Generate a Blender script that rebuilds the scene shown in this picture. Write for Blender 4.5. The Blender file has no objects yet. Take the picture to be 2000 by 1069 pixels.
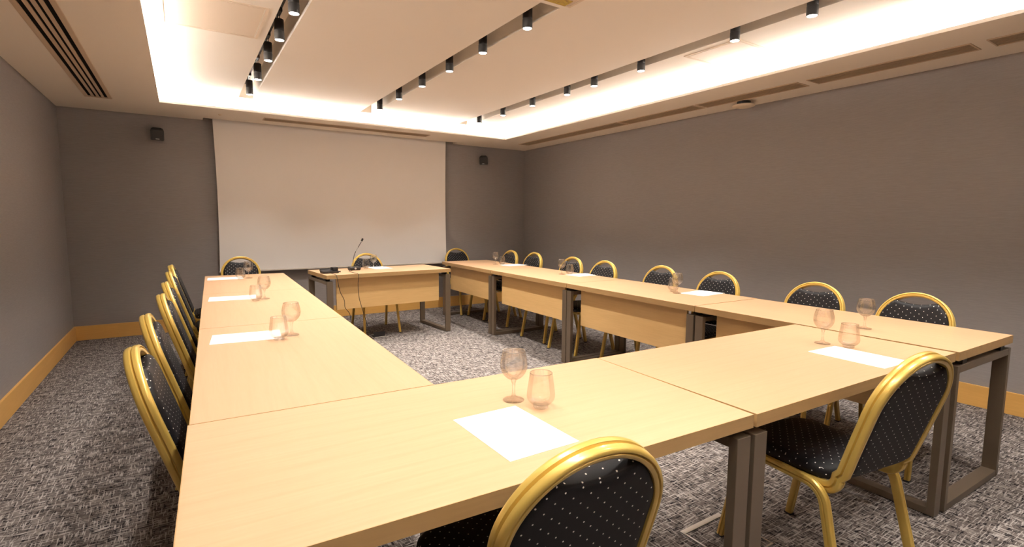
import bpy, bmesh, math, random
from mathutils import Vector, Matrix
random.seed(7)
PI = math.pi
scn = bpy.context.scene
COL = scn.collection

# ------------------------------------------------------------ camera, world, exposure
cam_d = bpy.data.cameras.new('camera')
cam_d.sensor_width = 36.0
cam_d.lens = 17.946
cam_d.clip_start = 0.02
cam_o = bpy.data.objects.new('camera', cam_d)
COL.objects.link(cam_o)
_r = Vector((0.8409, -0.5411, 0.0066)).normalized()
_f = Vector((0.5389, 0.8362, -0.1019)).normalized()
_u = _r.cross(_f).normalized()
_r = _f.cross(_u)
cam_o.matrix_world = Matrix(((_r.x, _u.x, -_f.x, 0.0485), (_r.y, _u.y, -_f.y, -0.892),
                             (_r.z, _u.z, -_f.z, 1.3106), (0, 0, 0, 1)))
scn.camera = cam_o
w = bpy.data.worlds.new('world')
scn.world = w
w.use_nodes = True
w.node_tree.nodes['Background'].inputs[0].default_value = (0, 0, 0, 1)
w.node_tree.nodes['Background'].inputs[1].default_value = 0.0
scn.view_settings.view_transform = 'Standard'
scn.view_settings.look = 'None'
scn.view_settings.gamma = 1.0
scn.view_settings.use_curve_mapping = False
scn.view_settings.exposure = 0.84
SPOT_W = 43.0         # watts of each track spot
SPOT_COL = (1.0, 0.945, 0.87)
LED_STR = 150.0        # strength of the strips in the ceiling cove
LED_COL = (1.0, 0.92, 0.86)

# ------------------------------------------------------------ materials
def new_mat(name):
    m = bpy.data.materials.new(name)
    m.use_nodes = True
    return m, m.node_tree.nodes, m.node_tree.links, m.node_tree.nodes['Principled BSDF']

def plain(name, col, rough=0.5, metal=0.0, spec=0.5):
    m, n, l, b = new_mat(name)
    b.inputs['Base Color'].default_value = (*col, 1)
    b.inputs['Roughness'].default_value = rough
    b.inputs['Metallic'].default_value = metal
    b.inputs['Specular IOR Level'].default_value = spec
    return m

def ramp(n, stops):
    r = n.new('ShaderNodeValToRGB')
    e = r.color_ramp.elements
    while len(e) < len(stops):
        e.new(0.5)
    for i, (p, c) in enumerate(stops):
        e[i].position = p
        e[i].color = (*c, 1) if len(c) == 3 else c
    return r

def noise(n, l, vec, scale, detail=3.0, rough=0.5, stretch=(1, 1, 1), off=(0, 0, 0)):
    mp = n.new('ShaderNodeMapping')
    mp.inputs['Scale'].default_value = stretch
    mp.inputs['Location'].default_value = off
    l.new(vec, mp.inputs['Vector'])
    t = n.new('ShaderNodeTexNoise')
    t.inputs['Scale'].default_value = scale
    t.inputs['Detail'].default_value = detail
    t.inputs['Roughness'].default_value = rough
    l.new(mp.outputs['Vector'], t.inputs['Vector'])
    return t

def mixc(n, l, fac, a, b, mode='MIX'):
    x = n.new('ShaderNodeMix')
    x.data_type = 'RGBA'
    x.blend_type = mode
    for sock, v in ((x.inputs[0], fac), (x.inputs[6], a), (x.inputs[7], b)):
        if isinstance(v, (int, float)):
            sock.default_value = v
        elif isinstance(v, tuple):
            sock.default_value = (*v, 1)
        else:
            l.new(v, sock)
    return x.outputs[2]

def bump(n, l, height, strength, dist, b):
    bp = n.new('ShaderNodeBump')
    bp.inputs['Strength'].default_value = strength
    bp.inputs['Distance'].default_value = dist
    l.new(height, bp.inputs['Height'])
    l.new(bp.outputs['Normal'], b.inputs['Normal'])

def wood_mat(name, light, dark, rough=0.36, grain=0.35):
    """pale oak veneer, grain along local X"""
    m, n, l, b = new_mat(name)
    tc = n.new('ShaderNodeTexCoord')
    oi = n.new('ShaderNodeObjectInfo')
    add = n.new('ShaderNodeVectorMath'); add.operation = 'ADD'
    sc = n.new('ShaderNodeVectorMath'); sc.operation = 'SCALE'
    cb = n.new('ShaderNodeCombineXYZ')
    for i in range(3):
        l.new(oi.outputs['Random'], cb.inputs[i])
    l.new(cb.outputs[0], sc.inputs[0]); sc.inputs['Scale'].default_value = 23.0
    l.new(tc.outputs['Object'], add.inputs[0]); l.new(sc.outputs[0], add.inputs[1])
    v = add.outputs[0]
    fine = noise(n, l, v, 60.0, 4.0, 0.6, (0.10, 1.6, 1.6))
    broad = noise(n, l, v, 5.0, 2.0, 0.5, (0.35, 1.6, 1.6))
    wv = n.new('ShaderNodeTexWave')
    wv.wave_type = 'BANDS'; wv.bands_direction = 'Y'
    wv.inputs['Scale'].default_value = 5.0
    wv.inputs['Distortion'].default_value = 7.0
    wv.inputs['Detail'].default_value = 2.0
    wv.inputs['Detail Scale'].default_value = 0.8
    mp = n.new('ShaderNodeMapping'); mp.inputs['Scale'].default_value = (0.22, 1.0, 1.0)
    l.new(v, mp.inputs['Vector']); l.new(mp.outputs[0], wv.inputs['Vector'])
    r1 = ramp(n, [(0.30, (0, 0, 0)), (0.72, (1, 1, 1))]); l.new(fine.outputs['Fac'], r1.inputs[0])
    r2 = ramp(n, [(0.0, (0, 0, 0)), (0.25, (1, 1, 1))]); l.new(wv.outputs['Fac'], r2.inputs[0])
    c0 = mixc(n, l, broad.outputs['Fac'], light, tuple(0.5 * (a + c) for a, c in zip(light, dark)))
    g1 = n.new('ShaderNodeMath'); g1.operation = 'MULTIPLY_ADD'
    l.new(r1.outputs[0], g1.inputs[0]); g1.inputs[1].default_value = -grain; g1.inputs[2].default_value = grain
    c1 = mixc(n, l, g1.outputs[0], c0, dark)
    g2 = n.new('ShaderNodeMath'); g2.operation = 'MULTIPLY_ADD'
    l.new(r2.outputs[0], g2.inputs[0]); g2.inputs[1].default_value = -grain * 0.55; g2.inputs[2].default_value = grain * 0.55
    c2 = mixc(n, l, g2.outputs[0], c1, dark)
    l.new(c2, b.inputs['Base Color'])
    b.inputs['Roughness'].default_value = rough
    b.inputs['Specular IOR Level'].default_value = 0.45
    bump(n, l, fine.outputs['Fac'], 0.05, 0.001, b)
    return m

def wall_mat(name, col):
    m, n, l, b = new_mat(name)
    tc = n.new('ShaderNodeTexCoord')
    v = tc.outputs['Object']
    a = noise(n, l, v, 40.0, 3.0, 0.65, (0.35, 0.35, 8.0))
    c = noise(n, l, v, 1.2, 2.0, 0.5)
    r = ramp(n, [(0.3, (0, 0, 0)), (0.75, (1, 1, 1))]); l.new(a.outputs['Fac'], r.inputs[0])
    c1 = mixc(n, l, r.outputs[0], tuple(x * 0.90 for x in col), tuple(x * 1.10 for x in col))
    g = n.new('ShaderNodeMath'); g.operation = 'MULTIPLY'; l.new(c.outputs['Fac'], g.inputs[0]); g.inputs[1].default_value = 0.16
    c2 = mixc(n, l, g.outputs[0], c1, tuple(x * 0.75 for x in col))
    l.new(c2, b.inputs['Base Color'])
    b.inputs['Roughness'].default_value = 0.62
    b.inputs['Specular IOR Level'].default_value = 0.3
    bump(n, l, a.outputs['Fac'], 0.15, 0.002, b)
    return m

def carpet_mat():
    m, n, l, b = new_mat('woven_tweed_carpet')
    tc = n.new('ShaderNodeTexCoord')
    v = tc.outputs['Object']
    base = noise(n, l, v, 14.0, 3.0, 0.6)
    bx = noise(n, l, v, 15.0, 2.0, 0.55, (1.0, 9.0, 1), (3, 1, 0))
    by = noise(n, l, v, 15.0, 2.0, 0.55, (9.0, 1.0, 1), (9, 5, 0))
    dx = noise(n, l, v, 20.0, 2.0, 0.55, (1.0, 4.5, 1), (13, 11, 0))
    dy = noise(n, l, v, 20.0, 2.0, 0.55, (4.5, 1.0, 1), (19, 15, 0))
    rb = ramp(n, [(0.32, (0.060, 0.050, 0.047)), (0.68, (0.165, 0.140, 0.128))]); l.new(base.outputs['Fac'], rb.inputs[0])
    def thr(t, lo, hi):
        r = ramp(n, [(lo, (0, 0, 0)), (hi, (1, 1, 1))]); l.new(t.outputs['Fac'], r.inputs[0]); return r.outputs[0]
    def mx(a, c):
        k = n.new('ShaderNodeMath'); k.operation = 'MAXIMUM'; l.new(a, k.inputs[0]); l.new(c, k.inputs[1]); return k.outputs[0]
    dark = mx(thr(dx, 0.56, 0.61), thr(dy, 0.57, 0.62))
    lite = mx(thr(bx, 0.55, 0.61), thr(by, 0.555, 0.615))
    c1 = mixc(n, l, dark, rb.outputs[0], (0.013, 0.010, 0.012))
    li = n.new('ShaderNodeMath'); li.operation = 'MULTIPLY'; l.new(lite, li.inputs[0]); li.inputs[1].default_value = 0.85
    c2 = mixc(n, l, li.outputs[0], c1, (0.38, 0.345, 0.325))
    l.new(c2, b.inputs['Base Color'])
    b.inputs['Roughness'].default_value = 0.95
    b.inputs['Specular IOR Level'].default_value = 0.1
    bump(n, l, c2, 0.6, 0.004, b)
    return m

def dotted_mat(name, axis):
    """black cloth with a staggered grid of small silver dots"""
    m, n, l, b = new_mat(name)
    tc = n.new('ShaderNodeTexCoord')
    sp = n.new('ShaderNodeSeparateXYZ'); l.new(tc.outputs['Object'], sp.inputs[0])
    def M(op, a, c=None, d=None):
        k = n.new('ShaderNodeMath'); k.operation = op
        for i, q in enumerate((a, c, d)):
            if q is None: continue
            if isinstance(q, (int, float)): k.inputs[i].default_value = q
            else: l.new(q, k.inputs[i])
        return k.outputs[0]
    PX, PV = 0.040, 0.034
    sn = n.new('ShaderNodeSeparateXYZ'); l.new(tc.outputs['Normal'], sn.inputs[0])
    def pick(cond, yes, no):
        return M('ADD', M('MULTIPLY', cond, yes), M('MULTIPLY', M('SUBTRACT', 1.0, cond), no))
    ax_ = M('ABSOLUTE', sn.outputs['X']); az_ = M('ABSOLUTE', sn.outputs['Z'])
    X, Y, Z = sp.outputs['X'], sp.outputs['Y'], sp.outputs['Z']
    top = M('GREATER_THAN', az_, 0.62)
    sd = M('GREATER_THAN', ax_, 0.72)
    U = M('DIVIDE', pick(sd, Y, X), PX)
    V = M('DIVIDE', pick(top, Y, Z), PV)
    def dist(ou, ov):
        a = M('SUBTRACT', M('FRACT', M('ADD', U, ou)), 0.5)
        c = M('SUBTRACT', M('FRACT', M('ADD', V, ov)), 0.5)
        a = M('MULTIPLY', a, PX); c = M('MULTIPLY', c, PV)
        return M('SQRT', M('ADD', M('MULTIPLY', a, a), M('MULTIPLY', c, c)))
    d = M('MINIMUM', dist(10.25, 10.25), dist(10.75, 10.75))
    fac = M('LESS_THAN', d, 0.0019)
    fab = noise(n, l, tc.outputs['Object'], 500.0, 2.0)
    c0 = mixc(n, l, fab.outputs['Fac'], (0.0035, 0.003, 0.004), (0.011, 0.0095, 0.011))
    c = mixc(n, l, fac, c0, (0.85, 0.80, 0.74))
    l.new(c, b.inputs['Base Color'])
    b.inputs['Roughness'].default_value = 0.55
    b.inputs['Specular IOR Level'].default_value = 0.22
    bump(n, l, fab.outputs['Fac'], 0.15, 0.0006, b)
    return m

def gold_mat():
    m, n, l, b = new_mat('satin_gold_paint')
    b.inputs['Base Color'].default_value = (0.64, 0.44, 0.105, 1)
    b.inputs['Metallic'].default_value = 0.35
    b.inputs['Roughness'].default_value = 0.30
    b.inputs['Coat Weight'].default_value = 0.3
    b.inputs['Coat Roughness'].default_value = 0.15
    return m

def glass_mat(name, edge, g0, g1, rough, share=0.22):
    """clear glass: see-through in the middle, reflective where it curves away, its dark refracting edge painted as a brown tint"""
    m = bpy.data.materials.new(name); m.use_nodes = True
    n, l = m.node_tree.nodes, m.node_tree.links
    n.clear()
    out = n.new('ShaderNodeOutputMaterial')
    lw = n.new('ShaderNodeLayerWeight'); lw.inputs['Blend'].default_value = 0.5
    tint = ramp(n, [(0.0, (0.985, 0.98, 0.972)), (0.80, (0.98, 0.97, 0.955)), (0.95, edge), (1.0, tuple(x * 0.7 for x in edge))])  # edge tint stands in for the dark outline of refracted light
    l.new(lw.outputs['Facing'], tint.inputs[0])
    tr = n.new('ShaderNodeBsdfTransparent'); l.new(tint.outputs[0], tr.inputs[0])
    gl = n.new('ShaderNodeBsdfGlossy'); gl.inputs['Roughness'].default_value = rough
    r = ramp(n, [(0.0, (g0,) * 3), (0.80, (g0 * 2.0,) * 3), (1.0, (g1,) * 3)])
    l.new(lw.outputs['Facing'], r.inputs[0])
    mx = n.new('ShaderNodeMixShader')
    l.new(r.outputs[0], mx.inputs[0]); l.new(tr.outputs[0], mx.inputs[1]); l.new(gl.outputs[0], mx.inputs[2])
    # a share of true refraction, which gathers the bright table in the bowl and foot
    gs = n.new('ShaderNodeBsdfGlass'); gs.inputs['IOR'].default_value = 1.45; gs.inputs['Roughness'].default_value = 0.0
    m2 = n.new('ShaderNodeMixShader'); m2.inputs[0].default_value = share
    l.new(mx.outputs[0], m2.inputs[1]); l.new(gs.outputs[0], m2.inputs[2])
    l.new(m2.outputs[0], out.inputs[0])
    return m

def emit(name, col, s):
    m = bpy.data.materials.new(name); m.use_nodes = True
    n, l = m.node_tree.nodes, m.node_tree.links
    n.clear()
    out = n.new('ShaderNodeOutputMaterial'); e = n.new('ShaderNodeEmission')
    e.inputs[0].default_value = (*col, 1); e.inputs[1].default_value = s
    l.new(e.outputs[0], out.inputs[0])
    return m

def sticker_mat():
    m, n, l, b = new_mat('yellow_warning_sticker_print')
    tc = n.new('ShaderNodeTexCoord')
    a = noise(n, l, tc.outputs['Object'], 60.0, 2.0, 0.5, (0.5, 3.0, 1))
    r = ramp(n, [(0.47, (0.62, 0.44, 0.01)), (0.60, (0.36, 0.20, 0.01))]); l.new(a.outputs['Fac'], r.inputs[0])
    l.new(r.outputs[0], b.inputs['Base Color'])
    b.inputs['Roughness'].default_value = 0.4
    return m

M_WALL = wall_mat('taupe_fabric_wallpaper', (0.292, 0.268, 0.264))
M_CEIL = plain('cream_ceiling_paint', (0.88, 0.815, 0.725), 0.7, 0, 0.25)
M_GROOVE = plain('beige_groove_paint', (0.62, 0.52, 0.42), 0.7, 0, 0.2)
M_CARPET = carpet_mat()
M_WOOD = wood_mat('pale_oak_veneer', (0.545, 0.345, 0.205), (0.44, 0.258, 0.136))
M_PANEL = wood_mat('pale_oak_panel_veneer', (0.74, 0.49, 0.215), (0.56, 0.345, 0.135), 0.42, 0.45)
M_EDGE = wood_mat('shaded_oak_edge', (0.46, 0.29, 0.125), (0.34, 0.205, 0.085), 0.42, 0.5)  # edges catch less light than the top; that is put into the colour
M_BASE = wood_mat('oak_baseboard_veneer', (0.78, 0.45, 0.13), (0.60, 0.32, 0.085), 0.4, 0.4)
M_METAL = plain('taupe_powder_coated_steel', (0.145, 0.108, 0.074), 0.38, 0.3, 0.5)
M_GOLD = gold_mat()
M_SEAT = dotted_mat('black_dotted_seat_cloth', 'Y')
M_BACK = dotted_mat('black_dotted_back_cloth', 'Z')
M_BLACK = plain('matt_black_metal', (0.012, 0.010, 0.010), 0.42, 0.0, 0.4)
M_BPLAST = plain('black_plastic', (0.010, 0.010, 0.011), 0.45)
M_DARK = plain('painted_dark_gap', (0.006, 0.005, 0.005), 0.9, 0, 0.1)  # black colour stands in for shade in slots and the open outlet
M_SCREEN = plain('matt_white_screen_cloth', (0.86, 0.83, 0.81), 0.85, 0, 0.15)
M_SCRBAR = plain('white_screen_bar', (0.62, 0.56, 0.50), 0.5)
M_PAPER = plain('white_paper', (0.92, 0.91, 0.90), 0.7, 0, 0.2)
M_INK = plain('pale_grey_print', (0.70, 0.69, 0.69), 0.7, 0, 0.2)
M_VENT = plain('beige_vent_metal', (0.60, 0.47, 0.34), 0.5)
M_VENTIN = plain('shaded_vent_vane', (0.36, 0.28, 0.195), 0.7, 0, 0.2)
M_STEEL = plain('brushed_steel', (0.55, 0.53, 0.50), 0.3, 0.9)
M_BRASS = plain('brass', (0.60, 0.42, 0.20), 0.3, 0.8)
M_THIN = glass_mat('thin_clear_glass', (0.66, 0.60, 0.51), 0.020, 0.42, 0.03, 0.20)
M_SOLID = glass_mat('solid_clear_glass', (0.66, 0.60, 0.51), 0.07, 0.55, 0.05)
M_RIM = glass_mat('glass_rim', (0.42, 0.33, 0.22), 0.30, 0.8, 0.12, 0.1)  # brown tint stands in for the reflection along the rim
M_LENS = emit('lit_spot_lens', (1.0, 0.93, 0.82), 14.0)
M_LED = emit('warm_led_strip_glow', LED_COL, LED_STR)
M_STICK = sticker_mat()
M_DISC = plain('cream_plastic', (0.72, 0.60, 0.46), 0.45)
M_SILVER = plain('silver_badge', (0.6, 0.6, 0.58), 0.3, 0.6)
M_HATCH = plain('ceiling_hatch_paint', (0.76, 0.64, 0.51), 0.55, 0, 0.3)

# ------------------------------------------------------------ mesh helpers
def obj(name, bm, m, parent=None, smooth=None, recalc=True):
    if recalc:
        bmesh.ops.recalc_face_normals(bm, faces=bm.faces)
    me = bpy.data.meshes.new(name)
    bm.to_mesh(me); bm.free()
    me.materials.append(m)
    if smooth is not None:
        for p in me.polygons: p.use_smooth = True
        me.set_sharp_from_angle(angle=math.radians(smooth))
    o = bpy.data.objects.new(name, me)
    COL.objects.link(o)
    if parent: o.parent = parent
    return o

def box(bm, c, s, rz=0.0, bev=0.0):
    r = bmesh.ops.create_cube(bm, size=1.0)
    vs = r['verts']
    bmesh.ops.scale(bm, vec=s, verts=vs)
    if bev > 0:
        es = list({e for v in vs for e in v.link_edges})
        g = bmesh.ops.bevel(bm, geom=es, offset=bev, segments=2, affect='EDGES', profile=0.5)
        vs = list({v for f in g['faces'] for v in f.verts} | {v for v in vs if v.is_valid})
    bmesh.ops.rotate(bm, cent=(0, 0, 0), matrix=Matrix.Rotation(rz, 3, 'Z'), verts=vs)
    bmesh.ops.translate(bm, vec=c, verts=vs)

def bx(c, s, rz=0.0, bev=0.0):
    bm = bmesh.new(); box(bm, c, s, rz, bev); return bm

def mm(x0, x1, y0, y1, z0, z1):
    return ((x0 + x1) / 2, (y0 + y1) / 2, (z0 + z1) / 2), (abs(x1 - x0), abs(y1 - y0), abs(z1 - z0))

def bxx(bm, *a, bev=0.0):
    c, s = mm(*a); box(bm, c, s, 0.0, bev)

def lathe(bm, prof, seg=32, c=(0, 0, 0), close=True):
    rings = []
    for r, z in prof:
        if r < 1e-5:
            rings.append([bm.verts.new((c[0], c[1], c[2] + z))])
        else:
            rings.append([bm.verts.new((c[0] + r * math.cos(2 * PI * i / seg), c[1] + r * math.sin(2 * PI * i / seg), c[2] + z)) for i in range(seg)])
    for a, b in zip(rings[:-1], rings[1:]):
        for i in range(seg):
            j = (i + 1) % seg
            if len(a) == 1 and len(b) == 1: continue
            if len(a) == 1: bm.faces.new((a[0], b[j], b[i]))
            elif len(b) == 1: bm.faces.new((a[i], a[j], b[0]))
            else: bm.faces.new((a[i], a[j], b[j], b[i]))

def sweep(bm, pts, Ns, prof, caps=True):
    """sweep a closed profile [(n, d)] along pts; Ns = the profile's n axis at each point"""
    rings = []
    P = [Vector(p) for p in pts]
    for i, p in enumerate(P):
        t = (P[min(i + 1, len(P) - 1)] - P[max(i - 1, 0)]).normalized()
        N = Vector(Ns[i]); N = (N - t * N.dot(t)).normalized()
        D = t.cross(N)
        rings.append([bm.verts.new(p + N * a + D * b) for a, b in prof])
    k = len(prof)
    for a, b in zip(rings[:-1], rings[1:]):
        for i in range(k):
            j = (i + 1) % k
            bm.faces.new((a[i], a[j], b[j], b[i]))
    if caps:
        bm.faces.new(rings[0][::-1]); bm.faces.new(rings[-1])

def tube(bm, pts, r, seg=8):
    P = [Vector(p) for p in pts]
    prof = [(r * math.cos(2 * PI * i / seg), r * math.sin(2 * PI * i / seg)) for i in range(seg)]
    Ns = []
    N = Vector((1, 0.13, 0.07))
    for i, p in enumerate(P):
        t = (P[min(i + 1, len(P) - 1)] - P[max(i - 1, 0)]).normalized()
        N = (N - t * N.dot(t))
        if N.length < 1e-3: N = t.orthogonal()
        N.normalize(); Ns.append(N.copy())
    sweep(bm, P, Ns, prof)

def smooth_path(pts, n=8):
    P = [Vector(p) for p in pts]; out = []
    for i in range(len(P) - 1):
        p0, p1, p2, p3 = P[max(i - 1, 0)], P[i], P[i + 1], P[min(i + 2, len(P) - 1)]
        for k in range(n):
            t = k / n
            out.append(0.5 * ((2 * p1) + (-p0 + p2) * t + (2 * p0 - 5 * p1 + 4 * p2 - p3) * t * t + (-p0 + 3 * p1 - 3 * p2 + p3) * t ** 3))
    out.append(P[-1]); return out

def thing(name, label, cat, loc=(0, 0, 0), rz=0.0, group=None):
    o = bpy.data.objects.new(name, None)
    o.empty_display_size = 0.1
    COL.objects.link(o); o.location = loc; o.rotation_euler = (0, 0, rz)
    o['label'] = label; o['category'] = cat
    if group: o['group'] = group
    return o

def tag(o, label, cat, group=None):
    o['label'] = label; o['category'] = cat
    if group: o['group'] = group
    return o

def struct(name, bm, m, **k):
    o = obj(name, bm, m, **k); o['kind'] = 'structure'; return o

def dup(root, loc, rz, label):
    def cp(o, par):
        c = o.copy(); COL.objects.link(c)
        if par: c.parent = par
        for ch in list(o.children): cp(ch, c)
        return c
    r = cp(root, None)
    r.location = loc; r.rotation_euler = (0, 0, rz); r['label'] = label
    return r

# ------------------------------------------------------------ room shell
XL, XR, YB, YF, H = -0.98, 4.822, 6.172, -2.9, 2.458
HR, HG = 2.608, 2.775          # raised ceiling, top of the light grooves
ox0, ox1, oy0, oy1 = -0.079, 3.955, -1.9, 5.36     # opening in the dropped ceiling
cw = 0.135                                         # hidden width of the cove behind the lip
struct('floor', bx(*mm(XL - .1, XR + .1, YF - .1, YB + .1, -0.1, 0.0)), M_CARPET)
struct('wall_left', bx(*mm(XL - .1, XL, YF - .1, YB + .1, 0, 2.95)), M_WALL)
struct('wall_right', bx(*mm(XR, XR + .1, YF - .1, YB + .1, 0, 2.95)), M_WALL)
struct('wall_back', bx(*mm(XL, XR, YB, YB + .1, 0, 2.95)), M_WALL)
struct('wall_front', bx(*mm(XL, XR, YF - .1, YF, 0, 2.95)), M_WALL)
BH, BT = 0.155, 0.016
for nm, a in (('baseboard_left', (XL, XL + BT, YF, YB - BT, 0, BH)), ('baseboard_right', (XR - BT, XR, YF, YB - BT, 0, BH))):
    c, s = mm(*a)
    o = struct(nm, bx((0, 0, 0), (s[1], s[0], s[2]), 0, 0.002), M_BASE); o.rotation_euler.z = PI / 2; o.location = c
c, s = mm(XL, XR, YB - BT, YB, 0, BH)
o = struct('baseboard_back', bx((0, 0, 0), s, 0, 0.002), M_BASE); o.location = c
c, s = mm(XL, XR, YF, YF + BT, 0, BH)
o = struct('baseboard_front', bx((0, 0, 0), s, 0, 0.002), M_BASE); o.location = c

# dropped ceiling: ring round the opening, with a slot for the screen along the back wall
sx0, sx1, sy0 = 0.31, 3.53, 6.02
bm = bmesh.new()
T0 = H + 0.022
bxx(bm, XL, ox0, YF, YB, H, T0)
bxx(bm, ox1, XR, YF, YB, H, T0)
bxx(bm, ox0, ox1, YF, oy0, H, T0)
bxx(bm, ox0, ox1, oy1, sy0, H, T0)
bxx(bm, ox0, sx0, sy0, YB, H, T0)
bxx(bm, sx1, ox1, sy0, YB, H, T0)
# slot for the screen
bxx(bm, sx0 - .02, sx1 + .02, sy0 - .012, sy0, T0, 2.68)
bxx(bm, sx0 - .02, sx1 + .02, sy0, YB, 2.66, 2.68)
bxx(bm, sx0 - .012, sx0, sy0, YB, T0, 2.66)
bxx(bm, sx1, sx1 + .012, sy0, YB, T0, 2.66)
# walls of the cove
bxx(bm, ox0 - cw - .02, ox0 - cw, oy0 - cw, oy1 + cw, T0, HR)
bxx(bm, ox1 + cw, ox1 + cw + .02, oy0 - cw, oy1 + cw, T0, HR)
bxx(bm, ox0 - cw - .02, ox1 + cw + .02, oy1 + cw, oy1 + cw + .02, T0, HR)
bxx(bm, ox0 - cw - .02, ox1 + cw + .02, oy0 - cw - .02, oy0 - cw, T0, HR)
struct('ceiling', bm, M_CEIL)
# raised ceiling with three grooves
gx = [(0.620, 0.765, [(-1.60, 5.41)]), (1.910, 2.055, [(-1.60, 1.15), (1.70, 5.41)]), (3.220, 3.365, [(-1.60, 5.41)])]  # near run of the middle groove added out of view for extra spots
X0, X1, Y0, Y1 = ox0 - cw - .02, ox1 + cw + .02, oy0 - cw - .02, oy1 + cw + .02
bm = bmesh.new()
xs = X0
for a, b_, runs in gx:
    bxx(bm, xs, a, Y0, Y1, HR, HG + .02)
    yy = Y0
    for ya, yb in runs:
        bxx(bm, a, b_, yy, ya, HR, HG + .02)
        bxx(bm, a, b_, ya, yb, HG, HG + .02)
        yy = yb
    bxx(bm, a, b_, yy, Y1, HR, HG + .02)
    xs = b_
bxx(bm, xs, X1, Y0, Y1, HR, HG + .02)
raised = struct('ceiling_raised', bm, M_CEIL)
raised.name = 'ceiling'
# LED strips lying on the hidden ledge of the cove
sw = 0.012
for nm, a in (('l', (ox0 - cw + .045, ox0 - cw + .045 + sw, oy0 - .05, oy1 + .05)), ('r', (ox1 + cw - .045 - sw, ox1 + cw - .045, oy0 - .05, oy1 + .05)),
              ('b', (ox0 - .05, ox1 + .05, oy1 + cw - .045 - sw, oy1 + cw - .045)), ('f', (ox0 - .05, ox1 + .05, oy0 - cw + .045, oy0 - cw + .045 + sw))):
    o = obj('led_strip', bx(*mm(*a, T0 + .001, T0 + .004)), M_LED, raised)

# hatches in the raised ceiling
def hatch(x0, x1, y0, y1, label, name='ceiling_hatch'):
    t = thing(name, label, 'ceiling panel', ((x0 + x1) / 2, (y0 + y1) / 2, HR))
    hx, hy = (x1 - x0) / 2, (y1 - y0) / 2
    bm = bmesh.new()
    for a in ((-hx, hx, -hy, -hy + .018), (-hx, hx, hy - .018, hy), (-hx, -hx + .018, -hy + .018, hy - .018), (hx - .018, hx, -hy + .018, hy - .018)):
        bxx(bm, *a, -0.004, 0, bev=0.001)
    obj('frame', bm, M_HATCH, t)
    obj('panel', bx(*mm(-hx + .026, hx - .026, -hy + .026, hy - .026, -0.0025, 0)), M_HATCH, t)
    return t
hatch(0.0, 0.572, 2.70, 3.33, 'flush square ceiling hatch beside the track holding five visible spots')
hatch(3.43, 3.93, 1.41, 1.885, 'flush square ceiling hatch beside the right-hand row of spots')
hatch(1.84, 2.10, 1.25, 1.66, 'small ceiling hatch bearing a yellow sticker at the end of the middle groove')
tag(obj('warning_sticker', bx(*mm(1.90, 2.055, 1.575, 1.655, HR - .0052, HR - .0041)), M_STICK), 'yellow printed sticker on the ceiling beside the end of the middle spot groove', 'sticker')

# ------------------------------------------------------------ air diffusers
def slot_diffuser(x0, x1, y0, y1, label, nslots, slot_mat, axis='y', group=None, fr=0.022):
    t = thing('air_diffuser', label, 'air vent', ((x0 + x1) / 2, (y0 + y1) / 2, H), 0, group)
    hx, hy = (x1 - x0) / 2, (y1 - y0) / 2
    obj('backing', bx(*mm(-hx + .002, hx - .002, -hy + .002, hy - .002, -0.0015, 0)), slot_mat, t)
    bm = bmesh.new()
    for a in ((-hx, hx, -hy, -hy + fr), (-hx, hx, hy - fr, hy), (-hx, -hx + fr, -hy + fr, hy - fr), (hx - fr, hx, -hy + fr, hy - fr)):
        bxx(bm, *a, -0.010 if slot_mat is M_DARK else -0.006, 0, bev=0.001)
    obj('frame', bm, M_VENT, t)
    L = (hx if axis == 'y' else hy) - fr
    pitch = 2 * L / nslots
    bw = pitch * 0.55
    for i in range(1, nslots):
        q = -L + i * pitch
        a = (q - bw / 2, q + bw / 2, -hy + fr, hy - fr) if axis == 'y' else (-hx + fr, hx - fr, q - bw / 2, q + bw / 2)
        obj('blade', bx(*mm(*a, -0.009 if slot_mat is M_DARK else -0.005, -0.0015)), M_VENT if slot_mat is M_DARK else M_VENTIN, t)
    return t
slot_diffuser(-0.660, -0.452, 1.2, 5.42, 'long ceiling diffuser with four black slots near the left wall', 4, M_DARK, fr=0.030)
slot_diffuser(0.89, 2.915, 5.60, 5.765, 'narrow beige ceiling diffuser in front of the projection screen', 3, M_VENTIN, 'x', fr=0.010)
segs = [(3.545, 5.60, 'farthest from the camera, near the back corner'), (2.49, 3.52, 'second from the back corner'),
        (1.475, 2.465, 'directly in front of the round ceiling disc'), (0.375, 1.40, 'next after the disc towards the camera'), (-0.75, 0.30, 'nearest the camera, cut by the right picture edge')]
for ya, yb, wh in segs:
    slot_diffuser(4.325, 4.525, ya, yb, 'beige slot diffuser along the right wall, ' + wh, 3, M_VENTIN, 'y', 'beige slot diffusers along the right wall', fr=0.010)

# round ceiling disc
t = thing('ceiling_sensor', 'round cream disc on a dark base under the ceiling by the right wall', 'sensor', (4.60, 2.12, H))
bm = bmesh.new(); lathe(bm, [(0, 0), (0.062, 0), (0.060, -0.028), (0, -0.028)], 28); obj('mount', bm, M_BPLAST, t, 40)
bm = bmesh.new(); lathe(bm, [(0, -0.024), (0.06, -0.026), (0.098, -0.033), (0.103, -0.038), (0.098, -0.045), (0.06, -0.056), (0.02, -0.061), (0, -0.0615)], 40); obj('cover', bm, M_DISC, t, 50)
t = obj('ceiling_sprinkler', bmesh.new(), M_DISC)
bm = bmesh.new(); lathe(bm, [(0, 0), (0.020, 0), (0.018, -0.004), (0.006, -0.006), (0.006, -0.012), (0, -0.012)], 20)
bm.to_mesh(t.data); bm.free(); t.location = (0.46, 5.70, H)
tag(t, 'tiny round sprinkler cap in the ceiling above the screen left edge', 'sprinkler')

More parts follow.
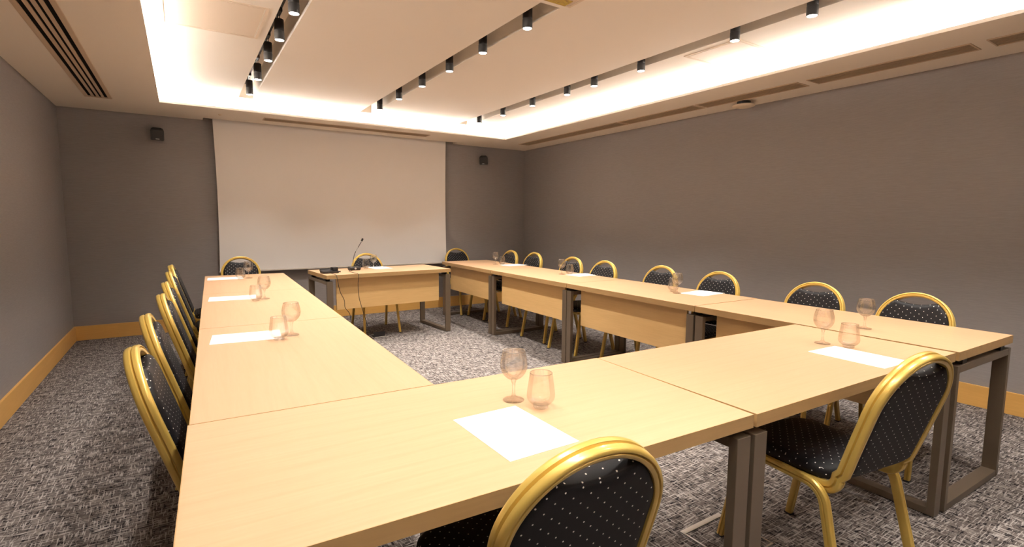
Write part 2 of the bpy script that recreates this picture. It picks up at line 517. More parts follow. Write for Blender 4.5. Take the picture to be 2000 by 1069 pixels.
# ------------------------------------------------------------ projection screen
t = thing('projection_screen', 'large white pull-down projection screen on the back wall', 'screen', (1.885, 6.085, 0.69))
bm = bmesh.new()
nx, nz = 24, 12
W2 = 1.4825
G = []
for th in (0.0, 0.0015):
    g = [[bm.verts.new(((i / nx * 2 - 1) * W2 - 0.014 * math.sin(PI * min(1, j / nz * 1.05)) * ((i / nx * 2 - 1) ** 3),
                        th - 0.010 * abs(i / nx * 2 - 1) ** 5 * math.sin(PI * j / nz), j / nz * 1.90)) for j in range(nz + 1)] for i in range(nx + 1)]
    G.append(g)
for i in range(nx):
    for j in range(nz):
        for g in G: bm.faces.new((g[i][j], g[i + 1][j], g[i + 1][j + 1], g[i][j + 1]))
A, B_ = G
for i in range(nx):
    for j in (0, nz): bm.faces.new((A[i][j], A[i + 1][j], B_[i + 1][j], B_[i][j]))
for j in range(nz):
    for i in (0, nx): bm.faces.new((A[i][j], A[i][j + 1], B_[i][j + 1], B_[i][j]))
obj('screen_cloth', bm, M_SCREEN, t, 40)
obj('bottom_bar', bx((0, 0, -0.006), (2 * W2 + .012, 0.012, 0.020), 0, 0.004), M_SCRBAR, t)
bm = bmesh.new(); tube(bm, [(-W2 - .005, 0.028, 1.915), (W2 + .005, 0.028, 1.915)], 0.024, 16); obj('roller', bm, M_SCRBAR, t, 40)

# ------------------------------------------------------------ wall speakers
def speaker(x, z, yaw, tilt, label):
    t = thing('wall_speaker', label, 'speaker', (x, YB, z), 0, 'small black wall speakers beside the screen')
    obj('wall_bracket', bx((0, -0.016, 0.0), (0.05, 0.032, 0.07), 0, 0.004), M_BPLAST, t)
    bm = bmesh.new()
    # tapered cabinet: wide grille front, narrow rounded back
    prof = [(-.062, -.055), (.062, -.055), (.062, -.012), (.040, .045), (-.040, .045), (-.062, -.012)]
    lo = [bm.verts.new((a, b, -0.066)) for a, b in prof]
    mid = [bm.verts.new((a, b, 0.045)) for a, b in prof]
    hi = [bm.verts.new((a * .72, b * .75 + .004, 0.070)) for a, b in prof]
    for A, B in ((lo, mid), (mid, hi)):
        for i in range(6):
            j = (i + 1) % 6; bm.faces.new((A[i], A[j], B[j], B[i]))
    bm.faces.new(lo[::-1]); bm.faces.new(hi)
    bmesh.ops.bevel(bm, geom=bm.edges[:], offset=0.006, segments=2, affect='EDGES')
    mt = Matrix.Translation((0, -0.080, 0)) @ Matrix.Rotation(yaw, 4, 'Z') @ Matrix.Rotation(tilt, 4, 'X')
    bm.transform(mt)
    c = obj('cabinet', bm, M_BPLAST, t, 35)
    bm = bx((0, -0.0565, -0.004), (0.108, 0.004, 0.092), 0, 0.002); bm.transform(mt); obj('grille', bm, M_BLACK, t)
    bm = bx((0, -0.0585, -0.050), (0.034, 0.003, 0.006)); bm.transform(mt); obj('badge', bm, M_SILVER, t)
speaker(-0.135, 2.245, 0.10, 0.18, 'small black wall speaker left of the screen with a silver badge')
speaker(4.022, 2.245, -0.75, 0.15, 'small black wall speaker right of the screen near the corner')

# ------------------------------------------------------------ light tracks and spots
def make_track(x, y0, y1, label):
    t = thing('lighting_track', label, 'track', (x, (y0 + y1) / 2, HG))
    hy = (y1 - y0) / 2
    obj('rail', bx((0, 0, -0.015), (0.034, 2 * hy, 0.030), 0, 0.002), M_BLACK, t)
    obj('end_cap', bx((0, hy + .006, -0.016), (0.037, 0.012, 0.034), 0, 0.002), M_BPLAST, t)
    obj('end_cap', bx((0, -hy - .006, -0.016), (0.037, 0.012, 0.034), 0, 0.002), M_BPLAST, t)
make_track(0.680, -1.55, 5.33, 'black lighting track in the left ceiling groove')  # runs on unseen towards the camera to carry added spots
make_track(1.983, 1.72, 5.33, 'black lighting track in the middle ceiling groove')
make_track(1.983, -1.55, 1.12, 'added black lighting track in the nearer middle ceiling groove, out of view')
make_track(3.292, -1.55, 5.33, 'black lighting track in the right ceiling groove')
def make_spot():
    t = thing('track_spotlight', '', 'spotlight', (0, 0, 0), 0, 'black cylinder spotlights on the ceiling tracks')
    # origin at the lens; the track underside is at z = +0.197
    bm = bmesh.new(); lathe(bm, [(0, 0.138), (0.0305, 0.138), (0.0315, 0.136), (0.0315, 0.062), (0.0305, 0.060), (0.0305, 0.058), (0.0325, 0.056), (0.0325, 0.002), (0.0315, 0), (0.0285, 0), (0.0285, 0.010), (0, 0.010)], 32)
    obj('housing', bm, M_BLACK, t, 40)
    bm = bmesh.new(); lathe(bm, [(0, 0.0005), (0.028, 0.0005), (0.028, 0.006), (0, 0.006)], 28); obj('lens', bm, M_LENS, t, 40)
    bm = bmesh.new(); bxx(bm, -0.012, -0.007, -0.006, 0.006, 0.132, 0.172); bxx(bm, 0.004, 0.008, -0.005, 0.005, 0.132, 0.172); obj('stem', bm, M_BLACK, t)
    obj('track_adapter', bx((0, -0.018, 0.184), (0.030, 0.105, 0.026), 0, 0.003), M_BLACK, t)
    return t
spot0 = make_spot()
rows = [(0.680, [4.93, 4.28, 3.63, 3.08, 2.535, 1.95, 1.35, 0.75, 0.15, -0.45, -1.05], 'left groove'), (1.985, [4.878, 4.272, 3.672, 3.093, 2.532, 1.949], 'middle groove'),  # left row's spots nearer than the view added to light the near tables
        (3.290, [4.93, 4.355, 3.752, 3.162, 2.768, 2.197, 1.345, 0.833, 0.25, -0.35, -0.95], 'right groove'), (1.985, [0.30, -0.60], 'added unseen nearer middle groove')]  # right row's last spots and this nearer groove added unseen, same purpose
ordw = ['first from the screen', 'second from the screen', 'third from the screen', 'fourth from the screen', 'fifth from the screen', 'sixth from the screen', 'seventh from the screen', 'eighth from the screen', 'ninth from the screen, added out of view', 'tenth from the screen, added out of view', 'eleventh from the screen, added out of view']
lamp = bpy.data.lights.new('spot_lamp', 'SPOT')
lamp.energy = SPOT_W; lamp.color = SPOT_COL; lamp.spot_size = math.radians(98); lamp.spot_blend = 0.65; lamp.shadow_soft_size = 0.026
first = True
for x, ys, g in rows:
    for i, y in enumerate(ys):
        lab = 'lit black cylinder spotlight in the %s, %s' % (g, ordw[i])
        if first: s = spot0; s.location = (x, y, 2.548); s['label'] = lab; first = False
        else: s = dup(spot0, (x, y, 2.548), 0, lab)
for x, ys, g in rows:
    for y in ys:
        lo = bpy.data.objects.new('spot_lamp', lamp); COL.objects.link(lo); lo.location = (x, y, 2.540)

# ------------------------------------------------------------ tables
TZ, TT = 0.750, 0.040
def table(name_label, p, ang, L, W, panel_side):
    """p = corner, local x along the length, local y across; panel_side +1: modesty panel near local y = W"""
    t = thing('conference_table', name_label, 'table', (0, 0, 0), ang, 'pale oak conference tables set in a rectangle')
    cx, cy = L / 2, W / 2
    t.location = (p[0] + cx * math.cos(ang) - cy * math.sin(ang), p[1] + cx * math.sin(ang) + cy * math.cos(ang), 0)
    obj('tabletop', bx((0, 0, TZ - TT / 2), (L - .005, W - .004, TT)), M_WOOD, t)
    hl, hw = (L - .001) / 2, W / 2
    bm = bmesh.new()
    z0, z1 = TZ - TT, TZ
    bxx(bm, -hl, hl, -hw, -hw + .002, z0, z1); bxx(bm, -hl, hl, hw - .002, hw, z0, z1)
    bxx(bm, -hl, -hl + .002, -hw + .002, hw - .002, z0, z1); bxx(bm, hl - .002, hl, -hw + .002, hw - .002, z0, z1)
    obj('edge_band', bm, M_EDGE, t)
    PW, PD, ft = 0.060, 0.030, 0.684
    for s in (-1, 1):
        fx = s * (L / 2 - PW / 2 - 0.003)
        y0, y1 = -W / 2 + .004, W / 2 - .004
        obj('leg', bx((fx, y0 + PD / 2, ft / 2 + .002), (PW, PD, ft - .004), 0, 0.0015), M_METAL, t)
        obj('leg', bx((fx, y1 - PD / 2, ft / 2 + .002), (PW, PD, ft - .004), 0, 0.0015), M_METAL, t)
        obj('foot_bar', bx((fx, 0, 0.002 + .018), (PW - .001, y1 - y0 - 2 * PD, 0.032), 0, 0.0015), M_METAL, t)
        obj('top_bar', bx((fx, 0, ft - .018), (PW - .001, y1 - y0 - 2 * PD, 0.032), 0, 0.0015), M_METAL, t)
        for yy in (y0 + .10, y1 - .10):
            obj('spacer', bx((fx, yy, (ft + TZ - TT) / 2), (0.045, 0.05, TZ - TT - ft + .002)), M_BPLAST, t)
        for yy in (y0 + .02, y1 - .02):
            obj('glide', bx((fx, yy, .001), (0.03, 0.02, 0.004)), M_BPLAST, t)
    py = panel_side * (W / 2 - 0.085)
    obj('modesty_panel', bx((0, py, (0.375 + TZ - TT) / 2 + .0), (L - 0.235, 0.018, TZ - TT - 0.375), 0, 0.001), M_PANEL, t)
    return t
def along(p, a, s): return (p[0] + s * math.cos(a), p[1] + s * math.sin(a))
NW = 0.714
# near row
A_ang, B_ang = -0.0425, -0.030
table('oak conference table nearest the camera with one paper and a glass pair', (0.003, 0.001), A_ang, 1.433, NW, 1)
table('oak conference table of the near row holding the paper beside the right front chair', (1.4440, -0.0635), B_ang, 1.4285, NW, 1)
# left row (long side along the room)
a = PI / 2 - 0.0415
Lt = 1.419
labs = ['left-row oak table joined to the near row, its paper nearest the camera', 'middle oak table of the left row', 'farthest oak table of the left row, in front of the screen']
p = (0.749, 0.6868)
for k in range(3):
    q = along(p, a, k * Lt)
    table(labs[k], q, a, Lt - .002, 0.712, -1)
# right row
rp = [(2.896, -0.112, 0.024, 0.687), (2.929, 1.306, 0.026, 0.70), (2.966, 2.720, 0.024, 0.70), (3.000, 4.138, 0.034, 0.70)]
labs = ['right-row oak table nearest the camera, with the open end frame', 'right-row oak table second from the camera, holding the nearest right-row paper',
        'right-row oak table third from the camera, holding the middle paper', 'farthest oak table of the right row, ending near the back corner']
for (x, y, th, wd), lb in zip(rp, labs):
    aa = PI / 2 - th
    q = (x + wd * math.cos(th), y - wd * math.sin(th))
    table(lb, q, aa, 1.411, wd, 1)
# head table
hth = 0.065
hc = (1.948, 4.840)
hp = (hc[0] - .7175 * math.cos(hth) + .35 * math.sin(hth), hc[1] - .7175 * math.sin(hth) - .35 * math.cos(hth))
table('free-standing oak head table with two microphones in front of the screen', hp, hth, 1.435, 0.70, -1)

# ------------------------------------------------------------ chairs
CA, CB, CREC, CHH = 0.195, 0.185, 0.298, 0.905
CS = (CHH - 0.44) / math.cos(CREC)
Ch = CS - CA
def half(q):                       # outer half width at height q along the back
    if q <= Ch: return CB + (CA - CB) * math.sin(max(q, 0) / Ch * PI / 2)
    return math.sqrt(max(CA * CA - (q - Ch) ** 2, 0))
def back_pt(wx, q, off=0.0):       # off > 0 = towards the sitter
    return Vector((wx, -.20 - q * math.sin(CREC) + off * math.cos(CREC), .44 + q * math.cos(CREC) + off * math.sin(CREC)))
def rib_profile(hw, hd):
    """fluted oval: n = in-plane half width, d = depth half width, grooves on every broad face"""
    P = []
    def add(a, b): P.append((a * hw, b * hd))
    for a, b in [(1, -.55), (1, -.20), (.52, -.04), (.52, .04), (1, .20), (1, .55), (.86, .86), (.55, 1), (.30, 1), (.10, .78), (-.10, .98), (-.55, 1), (-.86, .88), (-1, .6),
                 (-1, -.6), (-.86, -.88), (-.55, -1), (-.10, -.98), (.10, -.78), (.30, -1), (.55, -1), (.86, -.86)]:
        add(a, b)
    return P
def make_chair():
    t = thing('banquet_chair', '', 'chair', (0, 0, 0), 0, 'gold framed banquet chairs with black dotted cloth')
    tw = 0.0125
    # back loop
    pts, Ns = [], []
    side = []
    q = Ch
    path = []
    # right bottom: forward run under the seat, bend, up
    path.append((Vector((0.172, 0.06, 0.410)), Vector((1, 0, 0))))
    path.append((Vector((0.172, -0.06, 0.410)), Vector((1, 0, 0))))
    path.append((Vector((0.172, -0.135, 0.410)), Vector((1, 0, 0))))
    for k in range(1, 8):
        th = k / 8 * (PI / 2 + CREC)
        path.append((Vector((0.172, -0.145 - 0.05 * math.sin(th), 0.410 + 0.05 * (1 - math.cos(th)))), Vector((1, 0, 0))))
    p_end = back_pt(CB - tw, 0.045)
    for k in range(0, 9):
        qq = 0.045 + (Ch - 0.045) * k / 9
        path.append((back_pt(half(qq) - tw, qq), Vector((1, 0, 0))))
    n = 36
    for k in range(n // 2 + 1):
        th = PI * k / n
        N = back_pt(math.cos(th), math.sin(th)) - back_pt(0, 0)
        path.append((back_pt((CA - tw) * math.cos(th), Ch + (CA - tw) * math.sin(th)), N))
    left = [(Vector((-p.x, p.y, p.z)), Vector((-N.x, N.y, N.z))) for p, N in path[:-1]][::-1]
    full = path + left
    # N on the left bottom straight part must point outwards
    bm = bmesh.new()
    sweep(bm, [p for p, _ in full], [N for _, N in full], rib_profile(tw, 0.021))
    obj('back_frame', bm, M_GOLD, t, 38)
    # side rails with rear legs
    for s in (-1, 1):
        X = 0.198
        pr = [Vector((s * X, 0.185, 0.418)), Vector((s * X, 0.0, 0.418)), Vector((s * X, -0.10, 0.418))]
        obj_b = bmesh.new()
        sweep(obj_b, pr, [Vector((s, 0, 0))] * 3, rib_profile(0.0125, 0.0165))
        obj('side_rail', obj_b, M_GOLD, t, 38)
        lg = [Vector((s * X, -0.100, 0.418))]
        for k in range(1, 9):
            th = k / 8 * (PI / 2 - 0.20)
            lg.append(Vector((s * X, -0.100 - 0.075 * math.sin(th), 0.418 - 0.075 * (1 - math.cos(th)))))
        last = lg[-1]
        foot = Vector((s * 0.212, -0.262, 0.006))
        for k in range(1, 4): lg.append(last.lerp(foot, k / 3))
        bm = bmesh.new(); sweep(bm, lg, [Vector((s, 0, 0))] * len(lg), rib_profile(0.0125, 0.0165))
        obj('leg', bm, M_GOLD, t, 38)
        fl = [Vector((s * 0.190, 0.170, 0.405)), Vector((s * 0.197, 0.200, 0.27)), Vector((s * 0.208, 0.250, 0.006))]
        bm = bmesh.new(); sweep(bm, fl, [Vector((s, 0, 0))] * 3, rib_profile(0.0125, 0.0145))
        obj('leg', bm, M_GOLD, t, 38)
        obj('foot_cap', bx((s * 0.212, -0.2625, 0.004), (0.028, 0.036, 0.008), 0, 0.002), M_BPLAST, t)
        obj('foot_cap', bx((s * 0.208, 0.2505, 0.004), (0.028, 0.033, 0.008), 0, 0.002), M_BPLAST, t)
    bm = bmesh.new()
    tube(bm, [(-0.188, 0.165, 0.412), (0.188, 0.165, 0.412)], 0.010, 12)
    obj('cross_bar', bm, M_GOLD, t, 40)
    bm = bmesh.new()
    tube(bm, [(-0.172, -0.10, 0.405), (0.172, -0.10, 0.405)], 0.010, 12)
    obj('cross_bar', bm, M_GOLD, t, 40)
    # seat cushion
    bm = bmesh.new()
    rings = []
    N = 44
    for z, sc, dz in [(0.430, 0.93, 0), (0.434, 0.985, 0), (0.450, 1.0, 0), (0.466, 0.985, 0), (0.477, 0.93, 0), (0.484, 0.82, 0), (0.489, 0.6, 0), (0.491, 0.3, 0)]:
        ring = []
        for k in range(N):
            th = 2 * PI * k / N
            c_, s_ = math.cos(th), math.sin(th)
            e = 0.42
            ux = abs(c_) ** e * (1 if c_ > 0 else -1); uy = abs(s_) ** e * (1 if s_ > 0 else -1)
            yy = 0.02 + 0.205 * uy * sc
            wd = 0.208 - 0.022 * (0.5 - (uy * .5))
            ring.append(bm.verts.new((wd * ux * sc, yy, z)))
        rings.append(ring)
    for a_, b_ in zip(rings[:-1], rings[1:]):
        for k in range(N):
            j = (k + 1) % N; bm.faces.new((a_[k], a_[j], b_[j], b_[k]))
    bm.faces.new(rings[0][::-1]); bm.faces.new(rings[-1])
    obj('seat', bm, M_SEAT, t, 60)
    # backrest pad with a crescent handle opening at the top
    inn = 2 * tw - 0.002
    nc, nr = 30, 22
    bm = bmesh.new()
    F, B = [], []
    OW, OD = 0.098, 0.050
    def topq(x):
        ax = abs(x)
        A = CA - inn
        qa = Ch + math.sqrt(max(A * A - ax * ax, 0))
        if ax < OW:
            return qa - OD * (math.cos(ax / OW * PI / 2) ** 0.8) - 0.001
        return qa
    for i in range(nc + 1):
        u = math.sin((i / nc - 0.5) * PI)
        x = u * (CA - inn) * 0.9995
        q1 = topq(x); q0 = 0.035 + 0.02 * abs(u) ** 6
        fr, br = [], []
        for j in range(nr + 1):
            v = j / nr
            vv = 0.5 - 0.5 * math.cos(PI * v)
            q = q0 + (q1 - q0) * vv
            sx = (half(min(q, Ch)) - inn) / (CA - inn)
            xx = x * sx
            d = min((CA - inn) * (1 - abs(u)) * 1.2, (q1 - q) * 1.0, (q - q0) * 1.5)
            k = min(1.0, max(0.0, d / 0.030))
            puff = math.sqrt(1 - (1 - k) ** 2)
            fr.append(bm.verts.new(back_pt(xx, q, 0.012 + 0.018 * puff + 0.006 * (1 - u * u))))
            br.append(bm.verts.new(back_pt(xx, q, -0.010 - 0.009 * puff)))
        F.append(fr); B.append(br)
    for i in range(nc):
        for j in range(nr):
            bm.faces.new((F[i][j], F[i + 1][j], F[i + 1][j + 1], F[i][j + 1]))
            bm.faces.new((B[i][j + 1], B[i + 1][j + 1], B[i + 1][j], B[i][j]))
        bm.faces.new((F[i][nr], F[i + 1][nr], B[i + 1][nr], B[i][nr]))
        bm.faces.new((F[i + 1][0], F[i][0], B[i][0], B[i + 1][0]))
    for j in range(nr):
        bm.faces.new((F[0][j + 1], F[0][j], B[0][j], B[0][j + 1]))
        bm.faces.new((F[nc][j], F[nc][j + 1], B[nc][j + 1], B[nc][j]))
    obj('backrest', bm, M_BACK, t, 50)
    return t
chair0 = make_chair()
h = PI / 2
CH = [
 (0.7025, 0.117, -0.084, 'gold framed chair nearest the camera with its back turned, at the near table'),
 (2.058, 0.053, -0.1525, 'gold framed chair at the right end of the near row with its seat in view'),
 (0.235, 1.085, -h - .01, 'gold framed chair on the left side, nearest the camera'),
 (0.237, 1.750, -h + .01, 'gold framed chair on the left side, second from the camera'),
 (0.271, 2.437, -h, 'gold framed chair on the left side, third from the camera'),
 (0.276, 3.071, -h + .02, 'gold framed chair on the left side, fourth from the camera'),
 (0.281, 3.860, -h, 'gold framed chair on the left side, fifth from the camera'),
 (0.284, 4.518, -h - .02, 'gold framed chair on the left side, farthest from the camera'),
 (3.590, 5.123, h + .03, 'gold framed chair on the right side, farthest from the camera'),
 (3.611, 4.583, h + .03, 'gold framed chair on the right side, second from the far end'),
 (3.500, 3.658, h + .03, 'gold framed chair on the right side, third from the far end'),
 (3.440, 3.060, h + .02, 'gold framed chair on the right side, fourth from the far end'),
 (3.492, 2.341, h + .03, 'gold framed chair on the right side, fifth from the far end, behind a wine glass'),
 (3.469, 1.708, h + .03, 'gold framed chair on the right side, sixth from the far end, behind a paper'),
 (3.385, 0.886, h + .06, 'gold framed chair on the right side, second from the near end'),
 (3.350, 0.314, h + .01, 'gold framed chair on the right side, nearest the camera'),
 (0.566, 5.096, PI, 'gold framed chair at the far end of the left table row, facing the camera'),
 (1.937, 5.031, PI, 'gold framed chair behind the head table with the microphones'),
 (3.460, 5.623, PI, 'gold framed chair at the far end of the right table row, facing the camera'),
]
for i, (x, y, r, lb) in enumerate(CH):
    if i == 0: chair0.location = (x, y, 0); chair0.rotation_euler.z = r; chair0['label'] = lb
    else: dup(chair0, (x, y, 0), r, lb)

# ------------------------------------------------------------ glasses
GZ = TZ + 0.0006
def make_wine():
    t = thing('wine_glass', '', 'glass', (0, 0, 0), 0, 'empty stemmed wine glasses on the tables')
    bm = bmesh.new()
    outer = [(0.006, 0.066), (0.016, 0.069), (0.028, 0.078), (0.038, 0.092), (0.0425, 0.108), (0.0420, 0.126), (0.0385, 0.144), (0.0345, 0.158)]
    inner = [(r - 0.0012, z + (0.003 if i == 0 else 0.0008)) for i, (r, z) in enumerate(outer)]
    inner[-1] = (outer[-1][0] - 0.0012, outer[-1][1])
    pr = smooth_path([(0, 0, 0)] and [(r, z, 0) for r, z in outer], 4)
    pi = smooth_path([(r, z, 0) for r, z in inner], 4)
    prof = [(p.x, p.y) for p in pr] + [(0.0340, 0.1588)] + [(p.x, p.y) for p in pi[::-1]] + [(0, 0.0700)]
    lathe(bm, prof, 40); obj('bowl', bm, M_THIN, t, 60)
    bm = bmesh.new()
    lathe(bm, [(0, 0), (0.033, 0), (0.034, 0.0012), (0.031, 0.0035), (0.018, 0.006), (0.009, 0.011), (0.0055, 0.020), (0.0045, 0.038), (0.0055, 0.054), (0.008, 0.062), (0.0085, 0.066), (0.0065, 0.0692), (0, 0.0695)], 32)
    obj('stem', bm, M_SOLID, t, 60)
    bm = bmesh.new()
    pts = [(0.0340 * math.cos(2 * PI * i / 40), 0.0340 * math.sin(2 * PI * i / 40), 0.1588) for i in range(41)]
    tube(bm, pts, 0.0012, 6); obj('rim', bm, M_RIM, t, 60)
    return t
def make_tumbler():
    t = thing('water_glass', '', 'glass', (0, 0, 0), 0, 'empty stemless water glasses on the tables')
    outer = [(0.022, 0.010), (0.030, 0.014), (0.039, 0.024), (0.0425, 0.036), (0.0405, 0.060), (0.0370, 0.085), (0.0340, 0.107)]
    inner = [(r - 0.0013, z + 0.001) for r, z in outer]; inner[-1] = (0.0327, 0.107)
    pr = smooth_path([(r, z, 0) for r, z in outer], 4); pi = smooth_path([(r, z, 0) for r, z in inner], 4)
    bm = bmesh.new()
    lathe(bm, [(p.x, p.y) for p in pr] + [(p.x, p.y) for p in pi[::-1]] + [(0, 0.0115)], 40); obj('bowl', bm, M_THIN, t, 60)
    bm = bmesh.new()
    lathe(bm, [(0, 0.002), (0.016, 0.0), (0.021, 0.0), (0.0235, 0.003), (0.0235, 0.0105), (0.018, 0.0125), (0, 0.0135)], 12); obj('base', bm, M_SOLID, t)
    bm = bmesh.new()
    pts = [(0.0333 * math.cos(2 * PI * i / 40), 0.0333 * math.sin(2 * PI * i / 40), 0.1072) for i in range(41)]
    tube(bm, pts, 0.0011, 6); obj('rim', bm, M_RIM, t, 60)
    return t
places = ['on the near table beside the nearest paper', 'on the near row above the paper at the right', 'on the left row beside the paper nearest the camera',
          'on the left row beside the middle paper', 'on the left row beside the farthest paper', 'on the right row beside the paper nearest the camera',
          'on the right row beside the middle paper', 'on the right row beside the farthest paper', 'on the head table beside the microphone']
WG = [(0.899, 0.414), (2.546, 0.293), (0.473, 1.746), (0.517, 3.078), (0.563, 4.575), (3.328, 1.777), (3.434, 3.381), (3.444, 4.770), (1.915, 5.005)]
TG = [(0.935, 0.318), (2.566, 0.190), (0.405, 1.674), (0.453, 3.006), (0.486, 4.494), (3.385, 1.862), (3.478, 3.300), (3.500, 4.700), (1.820, 4.990)]
w0 = make_wine(); g0 = make_tumbler()
for i, ((x, y), (a_, b_), pl) in enumerate(zip(WG, TG, places)):
    if i == 0:
        w0.location = (x, y, GZ); w0['label'] = 'empty stemmed wine glass ' + pl
        g0.location = (a_, b_, GZ); g0['label'] = 'empty stemless water glass ' + pl
    else:
        dup(w0, (x, y, GZ), 0.3 * i, 'empty stemmed wine glass ' + pl)
        dup(g0, (a_, b_, GZ), 0.2 * i, 'empty stemless water glass ' + pl)
dup(w0, (3.100, 0.349, GZ), 0, 'empty stemmed wine glass standing alone on the nearest right-row table')

# ------------------------------------------------------------ papers
def make_paper():
    t = thing('paper_sheet', '', 'paper', (0, 0, 0), 0, 'blank white letterhead sheets on the tables')
    obj('sheet', bx((0, 0, 0.0006), (0.21, 0.297, 0.0008)), M_PAPER, t)
    bm = bmesh.new()
    # small letterhead mark and one footer line
    for dx, hh in ((-.010, .004), (-.005, .007), (0, .005), (.006, .008), (.011, .004)):
        box(bm, (dx, 0.128, 0.00125), (0.003, hh, 0.0002))
    box(bm, (0, 0.121, 0.00125), (0.034, 0.0012, 0.0002))
    obj('letterhead_mark', bm, M_INK, t)
    bm = bmesh.new()
    for k in range(9): box(bm, (-.040 + k * .010, -0.132, 0.00125), (0.007, 0.0016, 0.0002))
    obj('footer_line', bm, M_INK, t)
    return t
PP = [(0.771, 0.2185, 0.005, 'white letterhead sheet on the near table, nearest the camera'),
      (2.427, 0.0925, -0.05, 'white letterhead sheet beside the right front chair'),
      (0.283, 1.815, -h - .10, 'white letterhead sheet on the left row, nearest the camera'),
      (0.329, 3.225, -h - .08, 'white letterhead sheet on the left row, middle one'),
      (0.372, 4.640, -h - .06, 'white letterhead sheet on the left row, farthest one'),
      (3.505, 1.675, h + .09, 'white letterhead sheet on the right row, nearest the camera'),
      (3.588, 3.226, h + .06, 'white letterhead sheet on the right row, middle one'),
      (3.610, 4.600, h + .10, 'white letterhead sheet on the right row, farthest one'),
      (1.995, 5.040, PI + .07, 'white letterhead sheet on the head table')]
p0 = make_paper()
for i, (x, y, r, lb) in enumerate(PP):
    if i == 0: p0.location = (x, y, TZ); p0.rotation_euler.z = r; p0['label'] = lb
    else: dup(p0, (x, y, TZ), r, lb)

# ------------------------------------------------------------ microphones, floor boxes
t = thing('microphone_unit', 'black desk unit without gooseneck at the left end of the head table', 'microphone', (1.345, 4.68, TZ), 0.1)
bm = bmesh.new()
vs = [(-.085, -.05, 0), (.075, -.05, 0), (.075, .06, 0), (-.085, .06, 0), (-.095, -.052, .022), (.08, -.052, .022), (.08, .062, .040), (-.095, .062, .040)]
V = [bm.verts.new(v) for v in vs]
for f in ((3, 2, 1, 0), (4, 5, 6, 7), (0, 1, 5, 4), (1, 2, 6, 5), (2, 3, 7, 6), (3, 0, 4, 7)): bm.faces.new([V[i] for i in f])
bmesh.ops.bevel(bm, geom=bm.edges[:], offset=0.004, segments=2, affect='EDGES')
obj('base', bm, M_BPLAST, t)
obj('control_block', bx((0.045, 0.0, 0.045), (0.06, 0.06, 0.036), 0.15, 0.006), M_BPLAST, t)
bm = bmesh.new(); tube(bm, [(0.078, -0.03, 0.014), (0.100, -0.034, 0.014)], 0.008, 12); obj('plug', bm, M_BPLAST, t, 40)
bm = bmesh.new()
tube(bm, smooth_path([(-0.035, -0.052, 0.010), (-0.038, -0.20, 0.010), (-0.036, -0.288, 0.004), (-0.034, -0.302, -0.03), (-0.010, -0.305, -0.16), (0.030, -0.305, -0.25), (0.038, -0.305, -0.33), (0.085, -0.300, -0.40), (0.100, -0.29, -0.48), (0.13, -0.26, -0.60), (0.20, -0.20, -0.72), (0.35, -0.10, -0.744)], 8), 0.0028, 8)
obj('cable', bm, M_BPLAST, t, 60)
t = thing('gooseneck_microphone', 'black gooseneck microphone standing on the head table', 'microphone', (1.66, 4.90, TZ), 0.08)
obj('base', bx((0, 0, 0.021), (0.118, 0.11, 0.034), 0, 0.010), M_BPLAST, t)
bm = bmesh.new()
for sx_ in (-.045, .045):
    for sy_ in (-.04, .04): box(bm, (sx_, sy_, .0025), (.014, .014, .005))
obj('foot', bm, M_BLACK, t)
bm = bmesh.new(); lathe(bm, [(0, 0), (0.011, 0), (0.011, 0.004), (0, 0.005)], 16); bm.transform(Matrix.Translation((-0.005, -0.0545, 0.022)) @ Matrix.Rotation(PI / 2, 4, 'X'))
obj('talk_button', bm, M_SILVER, t, 40)
neck = smooth_path([(-0.008, 0.01, 0.036), (-0.004, 0.01, 0.12), (0.020, 0.006, 0.20), (0.060, 0.0, 0.27), (0.090, -0.002, 0.318)], 8)
bm = bmesh.new(); tube(bm, neck, 0.0036, 10); obj('gooseneck', bm, M_BLACK, t, 60)
bm = bmesh.new(); tube(bm, neck[17:23], 0.0048, 10); tube(bm, [neck[-1] - Vector((.002, 0, .004)), neck[-1] + Vector((.004, 0, .008))], 0.0075, 12); obj('metal_ring', bm, M_SILVER, t, 60)
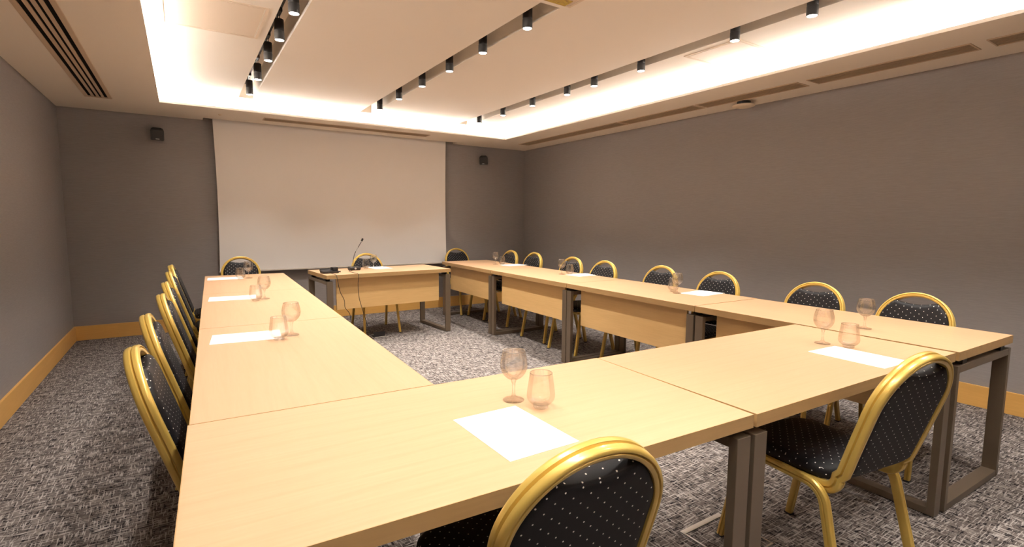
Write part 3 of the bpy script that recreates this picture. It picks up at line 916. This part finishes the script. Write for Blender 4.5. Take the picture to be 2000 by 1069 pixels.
bm = bmesh.new(); tube(bm, [neck[-1] + Vector((.003, 0, .006)), neck[-1] + Vector((.006, 0, .014)), neck[-1] + Vector((.014, 0, .030)), neck[-1] + Vector((.017, 0, .036))], 0.0105, 12); obj('mic_head', bm, M_BLACK, t, 60)
bm = bmesh.new()
tube(bm, smooth_path([(-0.045, -0.05, 0.010), (-0.10, -0.12, 0.006), (-0.13, -0.30, 0.006), (-0.135, -0.475, 0.006), (-0.136, -0.492, -0.02), (-0.145, -0.494, -0.10), (-0.14, -0.495, -0.22), (-0.115, -0.492, -0.33), (-0.075, -0.485, -0.46), (-0.03, -0.46, -0.59), (0.01, -0.42, -0.68), (0.05, -0.35, -0.742), (0.12, -0.25, -0.745)], 8), 0.0028, 8)
obj('cable', bm, M_BPLAST, t, 60)

def floor_box(x, y, rz, s, label, open_lid=False):
    t = thing('floor_outlet', label, 'floor outlet', (x, y, 0), rz)
    bm = bmesh.new()
    for a_ in ((-s, s, s - .026, s), (-s, s, -s, -s + .008), (-s, -s + .008, -s + .008, s - .026), (s - .008, s, -s + .008, s - .026)): bxx(bm, *a_, 0, 0.005, bev=.001)
    obj('frame', bm, M_STEEL, t)
    o = obj('carpet_or_dark_inset', bx((0, -0.009, 0.001), (2 * s - .016, 2 * s - .034, 0.003)), M_CARPET if not open_lid else M_DARK, t)  # open outlet gets a dark plate in place of its unlit hollow
    if open_lid:
        obj('lid', bx((0, -s + .01, 0.03), (2 * s - .02, 0.006, 0.06), 0, .001), M_BLACK, t)
    else:
        bm = bmesh.new()
        for a_ in ((-.035, .035, -.022, -.019), (-.035, .035, .019, .022), (-.035, -.032, -.019, .019), (.032, .035, -.019, .019)): bxx(bm, *a_, .002, .0045)
        bm.transform(Matrix.Translation((-0.055, -0.06, 0)) @ Matrix.Rotation(0.2, 4, 'Z'))
        obj('hinge_plate', bm, M_BRASS, t)
floor_box(1.893, 0.308, 0.0, 0.130, 'steel framed floor outlet with carpet inlay under the near tables')
floor_box(1.86, 4.74, 0.0, 0.075, 'dark floor outlet under the head table where the cables end', True)
